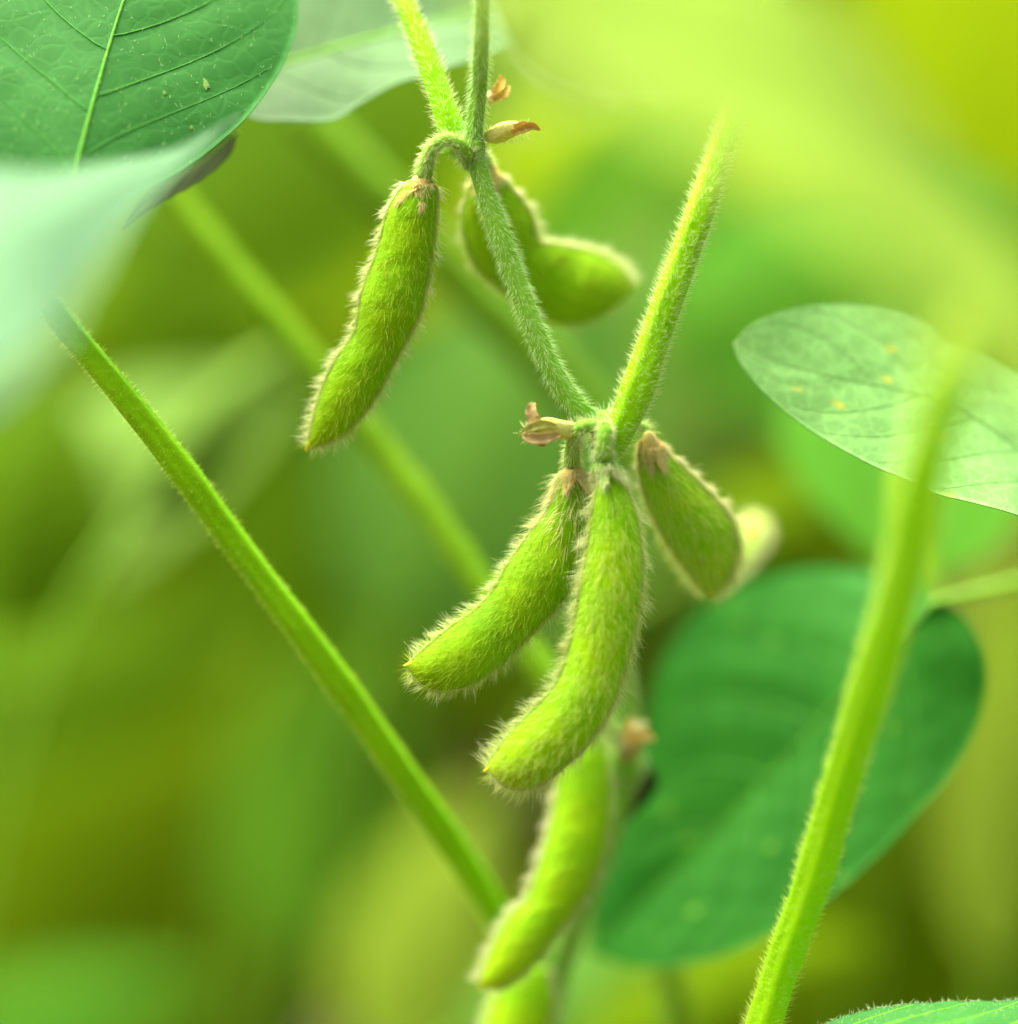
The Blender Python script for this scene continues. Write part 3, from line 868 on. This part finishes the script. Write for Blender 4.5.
make_pod('fuzzy pod with a tan hairy neck, pointing down and away beside the straight pod',
         [(562, 470), (557, 478), (550, 504), (534, 527), (517, 551), (505, 569), (492, 592), (475, 610), (449, 628), (422, 651), (409, 663)],
         [(583, 470), (591, 480), (589, 513), (581, 557), (567, 595), (543, 622), (517, 649), (494, 670), (470, 685), (447, 691), (428, 688), (415, 678), (407, 667)],
         (0.35, 0.0), 0.37, (0.3, 0.52, 0.8), mat='pod_deep', hmat='hair_green', edge_mat='hair_rim', edge_n=900, neck_tan=0.26, density=620,
         stalk=[(600, 438, .1), (594, 427, -.15), (580, 428, -.2), (573, 445, 0)], stalk_w=0.17, calyx_len=0.36)
make_pod('largest fuzzy pod hanging straight down in the centre, bent at its lower end',
         [(601, 462), (598, 480), (594, 500), (588, 545), (579, 598), (571, 640), (562, 670), (552, 690), (531, 712), (510, 733), (496, 752), (486, 767)],
         [(610, 462), (622, 482), (633, 505), (640, 535), (642, 575), (637, 620), (629, 655), (613, 703), (588, 743), (566, 764), (545, 781), (524, 789), (503, 784), (489, 772)],
         (-0.25, -0.3), 0.43, (0.28, 0.52, 0.8), hmat='hair', edge_mat='hair_rim', edge_n=1200, edge_l=0.23, density=720, hl=0.18,
         stalk=[(604, 436, .1), (605, 428, -.3), (604, 440, -.35), (604, 450, -.35)], stalk_w=0.17, calyx_len=0.3, calyx_mat='stem_pale')
make_pod('half-turned fuzzy pod with pinkish calyx tucked behind the thick stalk joint',
         [(645, 441), (639, 458), (645, 495), (662, 532), (682, 563), (700, 586), (709, 595)],
         [(655, 441), (666, 452), (682, 466), (711, 495), (731, 520), (738, 550), (729, 578), (712, 597)],
         (0.5, 1.4), 0.5, (0.35, 0.75), mat='pod', hmat='hair', edge_mat='hair_cream', edge_n=1300, edge_l=0.2, edge_lr=(0.5, 1.5), density=1000, seams=(True, False), hl=0.2,
         stalk=[(620, 430, .4), (636, 424, .5), (648, 430, .5)], calyx_len=0.3)
make_pod('small blurred pod tip with pale cream fuzz beyond the half-turned pod',
         [(708, 594), (722, 566), (735, 543), (745, 525), (755, 515)],
         [(716, 594), (738, 578), (757, 558), (767, 538), (761, 518)],
         (3.0, 4.4), 0.3, (0.6,), mat='pod_dull', hmat='hair_cream', edge_mat='hair_cream', edge_n=900, edge_l=0.16, density=800, calyx=False)
make_pod('blurred fuzzy pod with a pale edge hanging below the largest pod',
         [(572, 735), (560, 765), (556, 800), (547, 840), (536, 875), (527, 898), (508, 918), (494, 945), (484, 968), (479, 984)],
         [(600, 735), (607, 765), (609, 800), (603, 850), (585, 895), (563, 925), (545, 950), (525, 972), (505, 986), (487, 989)],
         (2.3, 1.7), 0.42, (0.3, 0.55, 0.82), hmat='hair_green', edge_mat='hair_cream', edge_n=900, edge_l=0.2, density=420, edge_lr=(1.3, .6), calyx=False,
         stalk=[(622, 745, 2.9), (605, 725, 2.4), (590, 722, 2.3)])
make_pod('lowest blurred pod leaving the bottom of the picture',
         [(505, 970), (492, 1000), (480, 1040), (468, 1085), (455, 1120)],
         [(545, 965), (552, 1000), (545, 1045), (515, 1095), (460, 1124)],
         (3.2, 3.0), 0.42, (0.3, 0.7), hmat='hair_green', edge_mat='hair_cream', edge_n=500, density=250, calyx=False, mat='pod')


# ------------------------------------------------------------------ withered flowers
def petal_strip(name, pts, widths, mat, parent, cupn=0.5, thick=0.012):
    n = 14
    P = spline(WP(pts), n)
    wd = np.interp(np.linspace(0, 1, n), np.linspace(0, 1, len(widths)), widths)
    T = norm(np.gradient(P, axis=0))
    A = norm(np.cross(T, np.array([0.0, 1.0, 0.15])))
    B = np.cross(T, A)
    k = 7
    u = np.linspace(-1, 1, k)
    S = P[:, None] + A[:, None] * (wd[:, None] * u[None])[:, :, None] + B[:, None] * (cupn * wd[:, None] * (u ** 2)[None] + 0.012 * np.sin(np.arange(n) * 1.9)[:, None] * u[None])[:, :, None]
    V = np.concatenate([S, (S + B[:, None] * thick)[:, ::-1]], 1).reshape(-1, 3)
    return make_obj(name, V, grid_faces(n, 2 * k, True), M[mat], parent)


t = thing('withered_flower', 'withered cream flower with a curled orange tip beside the middle joint', 'flower', W(576, 430, -.1), 'dried flower remains on the stem')
v, f, *_ = sweep(spline(WP([(580, 431, 0), (565, 430, -.15), (548, 428, -.2), (534, 430, -.2), (522, 433, -.2)]), 18), np.array([.06, .08, .1, .105, .11, .115, .12, .12, .125, .13, .135, .13, .12, .105, .09, .07, .04, .015]), 12, 5, 0.14)
fb = make_obj('calyx_tube', v, f, M['bract'], t)
petal_strip('petal', [(540, 428, -.28), (534, 420, -.3), (531, 411, -.3), (533, 403, -.25)], [.07, .09, .07, .03], 'withered', t)['label'] = 'curled orange petal standing up'
petal_strip('petal', [(560, 434, -.3), (545, 438, -.33), (530, 438, -.3), (520, 433, -.25)], [.03, .07, .07, .01], 'withered', t)
petal_strip('petal', [(556, 426, -.3), (542, 424, -.33), (528, 429, -.3), (519, 436, -.25)], [.03, .06, .05, .01], 'bract', t)
petal_strip('petal', [(548, 438, -.1), (541, 443, -.15), (535, 441, -.2)], [.02, .05, .01], 'rust', t)
k = 260
rp = spline(WP([(575, 430, -.1), (522, 433, -.2)]), k)
dv = norm(rng.normal(0, 1, (k, 3)) * np.array([.4, 1, 1]))
hairs('down', rp + dv * 0.11, dv + np.array([-.5, 0, 0]), rng.normal(0, .1, (k, 3)), 0.07 * rng.uniform(.5, 1.1, k), np.full(k, .003), M['hair_cream'], t)

t = thing('withered_flower', 'yellow-green bud with a ragged brown tip beside the upper stem joint', 'flower', W(487, 137, .2), 'dried flower remains on the stem')
v, f, *_ = sweep(spline(WP([(484, 138, .2), (495, 135, .1), (508, 130, 0), (520, 128, 0), (530, 130, 0)]), 16), np.array([.03, .06, .08, .1, .11, .115, .12, .12, .115, .11, .1, .09, .075, .06, .04, .01]), 12, 5, 0.12)
make_obj('bud', v, f, M['bract'], t)
petal_strip('petal', [(512, 133, -.15), (522, 129, -.18), (532, 126, -.15), (540, 130, -.1)], [.03, .055, .05, .01], 'rust', t)
petal_strip('petal', [(514, 127, -.1), (524, 124, -.12), (534, 127, -.1)], [.03, .04, .01], 'withered', t)
k = 160
rp = spline(WP([(490, 136, .1), (528, 130, 0)]), k)
dv = norm(rng.normal(0, 1, (k, 3)) * np.array([.4, 1, 1]))
hairs('down', rp + dv * 0.1, dv + np.array([.4, 0, 0]), rng.normal(0, .1, (k, 3)), 0.06 * rng.uniform(.5, 1.1, k), np.full(k, .003), M['hair_cream'], t)

t = thing('withered_flower', 'tiny rusty brown dried bud above the yellow-green one', 'flower', W(490, 98, .5), 'dried flower remains on the stem')
v, f, *_ = sweep(spline(WP([(484, 100, .3), (492, 97, .5), (500, 93, .6)]), 10), np.array([.03, .05, .07, .08, .08, .08, .07, .06, .05, .02]), 10, 4, 0.15)
make_obj('bud', v, f, M['withered'], t)
petal_strip('petal', [(492, 98, .45), (498, 90, .45), (502, 80, .5), (500, 75, .5)], [.05, .075, .06, .02], 'rust', t)
petal_strip('petal', [(496, 98, .4), (504, 94, .4), (509, 86, .45)], [.05, .06, .02], 'rust', t)

# ==================================================================  LEAVES IN AND NEAR FOCUS
make_leaf('large sharp green veined leaf in the top corner with small pale scars',
          WP([(66, 205, -1.2), (78, 160, -1.0), (98, 85, -.5), (124, 0, .2), (160, -90, 1), (210, -190, 2)]),
          WP([(66, 205, -1.2), (10, 190, -1.2), (-60, 120, -.9), (-110, 20, -.2), (-80, -80, .6), (20, -160, 1.4), (130, -195, 2), (210, -190, 2)]),
          WP([(66, 205, -1.2), (120, 200, -1), (180, 170, -.6), (235, 128, -.2), (268, 90, .2), (290, 50, .5), (298, 10, .8), (290, -60, 1.3), (265, -130, 1.7), (210, -190, 2)]),
          'leaf_top', veins=6, quilt=0.022, wave=0.03, ns=110, nu=26, rib=0.03, vein_w=0.013, rib_mat='leaf_vein', vein_mat='vein_light', hair=900, seed=4, vslope=0.34, scars=[(207, 86, .10, .035), (165, 92, .035, .022), (190, 128, .03, .02)])
make_leaf('mint green leaf very near the lens, its blurred tip crossing under the top corner leaf',
          WP([(240, 116, -1.6), (175, 152, -3.2), (90, 195, -5.8), (0, 240, -8), (-160, 300, -10)]),
          WP([(240, 116, -1.6), (200, 140, -2.2), (120, 158, -3.2), (50, 172, -4.6), (-40, 170, -5.5), (-160, 200, -6)]),
          WP([(240, 116, -1.6), (208, 142, -2.6), (150, 198, -5), (92, 278, -7.6), (38, 352, -9.8), (-50, 415, -11), (-160, 420, -12)]),
          'leaf_mint', veins=6, quilt=0.03, wave=0.03, rib=0.02, rib_mat='leaf_mint', vein_mat='leaf_mint', seed=8)
make_leaf('narrow brownish folded leaf edge peeping under the mint leaf',
          WP([(238, 132, 1.2), (205, 160, 1.2), (165, 188, 1.2), (120, 228, 1.2)]),
          WP([(238, 132, 1.2), (205, 146, 1.4), (165, 168, 1.6), (120, 228, 1.2)]),
          WP([(238, 132, 1.2), (228, 156, 1), (180, 190, .8), (120, 228, 1.2)]),
          'leaf_brownish', veins=4, quilt=0.03, vein_parts=False, ns=40, nu=8, rib=0.02, seed=3)
make_leaf('greyish green leaf with a wavy lower edge hanging behind the top stalk',
          WP([(225, 75, 2.5), (285, 62, 2.5), (350, 44, 2.6), (460, 15, 3), (580, -15, 3.4), (640, -60, 3.6)]),
          WP([(225, 75, 2.5), (250, 20, 3), (310, -60, 3.6), (420, -120, 4), (540, -120, 4), (640, -60, 3.6)]),
          WP([(225, 75, 2.5), (245, 114, 1.8), (290, 121, 1.5), (335, 119, 1.5), (362, 102, 1.7), (395, 84, 1.8), (440, 70, 1.9), (490, 52, 2.2), (560, 20, 2.8), (640, -60, 3.6)]),
          'leaf_grey', veins=6, quilt=0.02, wave=0.0, rib_mat='stem', rib=0.03, seed=11, vein_mat='leaf_grey')
make_leaf('pale veined leaf underside with small yellow spots, crossed by the thick blurred stalk',
          WP([(1180, 580, 1.8), (1100, 520, 1.6), (1016, 447, 1.4), (983, 423, 1.3), (945, 402, 1.2), (896, 389, 1.1), (837, 377, 1), (779, 362, 1), (733, 343, 1)]),
          WP([(1180, 580, 1.8), (1130, 430, 2.9), (1060, 385, 2.7), (1018, 368, 2.5), (985, 350, 2.3), (950, 340, 2.1), (935, 323, 2), (907, 309, 1.8), (866, 302, 1.6), (817, 303, 1.4), (779, 311, 1.2), (749, 325, 1.1), (733, 343, 1)]),
          WP([(1180, 580, 1.8), (1100, 560, 1.0), (1040, 527, .4), (1015, 515, .1), (969, 502, .1), (937, 494, .1), (907, 479, .2), (878, 467, .3), (846, 450, .4), (814, 431, .6), (784, 409, .7), (758, 385, .8), (740, 362, .9), (733, 343, 1)]),
          'leaf_under', veins=8, quilt=0.02, wave=0.02, ns=110, nu=22, rib=0.02, vein_w=0.009, rib_mat='under_vein', hair=2200, seed=5, vein_mat='under_vein', vslope=0.24)
make_leaf('large dark green leaf spreading low behind the thick hairy stalk',
          WP([(934, 602, 3.6), (880, 655, 4), (800, 745, 4.4), (700, 850, 4.7), (590, 952, 5)]),
          WP([(934, 602, 3.6), (905, 577, 4.4), (862, 566, 5), (815, 563, 5.4), (765, 571, 5.7), (718, 592, 5.9), (680, 630, 5.9), (656, 680, 5.7), (643, 740, 5.5), (625, 800, 5.3), (605, 855, 5.2), (592, 905, 5.1), (590, 952, 5)]),
          WP([(934, 602, 3.6), (964, 615, 3.4), (984, 655, 3.0), (981, 705, 2.9), (955, 762, 2.8), (918, 808, 2.8), (872, 858, 2.9), (817, 907, 3.1), (750, 947, 3.5), (690, 965, 4), (635, 968, 4.5), (590, 952, 5)]),
          'leaf_dark', veins=6, quilt=0.045, wave=0.08, ns=90, nu=20, rib=0.03, vein_w=0.024, rib_mat='leaf_vein', seed=6, vein_mat='vein_light', vslope=0.3,
          petiole=WP([(1120, 560, 5.5), (1018, 583, 4.8), (960, 596, 4), (930, 604, 3.6)]))
make_leaf('shadowed green leaf behind the pale veined leaf',
          WP([(900, 300, 13), (890, 400, 11.4), (880, 500, 9.6), (900, 585, 8)]),
          WP([(900, 300, 13), (800, 350, 12), (772, 410, 11), (785, 455, 10), (815, 500, 9), (858, 545, 8.4), (900, 585, 8)]),
          WP([(900, 300, 13), (980, 370, 12), (1030, 440, 11), (1025, 500, 9.6), (985, 555, 8.6), (900, 585, 8)]),
          'far_mid', veins=6, quilt=0.03, ns=50, nu=12, vein_parts=False, rib_mat='far_grey', seed=14)
make_leaf('hairy-edged green leaf margin rising at the bottom corner',
          WP([(800, 1040, .3), (900, 1035, -1.4), (1000, 1040, -1.6), (1120, 1060, .6)]),
          WP([(800, 1040, .3), (830, 1021, .2), (870, 1011, .2), (930, 1004, .3), (990, 1000, .3), (1060, 1001, .4), (1120, 1060, .6)]),
          WP([(800, 1040, .3), (850, 1080, -3), (960, 1120, -5), (1060, 1110, -4), (1120, 1060, .6)]),
          'leaf_top', veins=6, quilt=0.04, ns=90, nu=16, hair=900, margin_hair=500, rib_mat='stem', seed=17)
make_leaf('broad lime leaf close to the lens sweeping across the top, fully blurred',
          WP([(420, -90, -12), (600, -30, -12), (760, 60, -12.2), (870, 155, -12.4), (970, 270, -12.6), (1100, 430, -13.5)]),
          WP([(420, -90, -12), (520, 30, -12.6), (645, 120, -13.2), (760, 185, -13.6), (860, 250, -14), (950, 330, -14.2), (1100, 430, -13.5)]),
          WP([(420, -90, -12), (600, -90, -11), (800, -20, -10.5), (890, 70, -10.5), (955, 175, -10.8), (1040, 270, -11.5), (1100, 430, -13.5)]),
          'leaf_lime', veins=6, quilt=0.05, ns=60, nu=12, rib_mat='leaf_lime', seed=19, vein_mat='leaf_lime')
make_leaf('yellow-green leaf with a downy lower margin beside the top of the stem',
          WP([(485, -30, -1.5), (580, 0, -2.6), (660, 15, -3), (740, 20, -3)]),
          WP([(485, -30, -1.5), (500, 30, -3.6), (520, 65, -4), (550, 88, -4.4), (595, 102, -4.6), (640, 106, -4.8), (690, 95, -4.6), (740, 20, -3)]),
          WP([(485, -30, -1.5), (600, -120, -1.2), (700, -90, -1.6), (740, 20, -3)]),
          'leaf_yellow', veins=5, quilt=0.04, ns=70, nu=12, margin_hair=900, rib_mat='leaf_yellow', seed=23, vein_mat='leaf_yellow')

# ==================================================================  THE THICK STALK IN FRONT
stalk = thing('soybean_stalk', 'thick hairy stalk crossing the pale veined leaf, sharp at its foot and blurred above', 'stalk', W(767, 1013, 0))
stem_part('stalk', WP([(740, 1110, .2), (767, 1013, 0), (789, 946, -.2), (812, 883, -.5), (834, 806, -1), (857, 730, -1.7), (884, 640, -2.8), (906, 560, -4), (922, 478, -5.3), (940, 410, -6.8), (958, 350, -8.5), (1000, 300, -12.5)]),
          [cw(34, 0), cw(34, 0), cw(34, 0), cw(34, 0), cw(35, -1), cw(36, -2), cw(37, -3), cw(38, -4), cw(38, -5), cw(36, -7), cw(36, -8), cw(30, -10)], M['stem_lime'], stalk, hair=620, hl=0.115, hr=0.0021, hmat='hair', down=0.5, ridges=5, amp=0.1, nside=36)
# stalks further back
for pts, w, lab in (
    ([(300, 110, 9), (380, 195, 9), (470, 290, 9.5), (560, 380, 10), (640, 470, 10.5)], 42, 'blurred yellow-green stalk crossing behind the two upper pod clusters'),
    ([(655, 940, 7), (668, 980, 7), (678, 1060, 7)], 30, 'short blurred stalk below the large dark leaf'),
    ([(905, 460, 8.5), (918, 540, 8), (932, 605, 7.6), (938, 660, 7.6)], 22, 'thin blurred stalk joining the leaf stalk behind the thick one'),
):
    q = thing('soybean_stalk', lab, 'stalk', W(*pts[-1]))
    stem_part('stalk', WP(pts), [cw(w, pts[0][2])] * 3, M['stem_far'], q, hair=60, hl=0.1, nside=16)
# dried bract on the low node
t = thing('withered_flower', 'blurred pinkish dried flower on the low stem joint beside the dark leaf', 'flower', W(622, 745, 2.6), 'dried flower remains on the stem')
v, f, *_ = sweep(spline(WP([(622, 760, 2.7), (632, 742, 2.5), (641, 728, 2.4), (648, 722, 2.4)]), 12), np.array([.05, .1, .14, .16, .17, .17, .16, .15, .13, .1, .06, .02]), 12, 5, 0.15)
make_obj('bud', v, f, M['stipule'], t)
petal_strip('petal', [(634, 740, 2.3), (644, 735, 2.2), (655, 740, 2.2)], [.08, .1, .02], 'calyx', t)
petal_strip('petal', [(630, 745, 2.3), (628, 728, 2.2), (632, 716, 2.2)], [.06, .08, .02], 'calyx', t)
# brown leaf stub below that node
make_leaf('shrivelled brown leaf beneath the low stem joint',
          WP([(636, 748, 3.1), (640, 785, 3.2), (620, 830, 3.3)]),
          WP([(636, 748, 3.1), (622, 785, 3.2), (620, 830, 3.3)]),
          WP([(636, 748, 3.1), (658, 785, 3.2), (620, 830, 3.3)]),
          'leaf_brownish', veins=3, quilt=0.05, vein_parts=False, ns=30, nu=6, rib=0.03, rib_mat='stem_brown', seed=31)
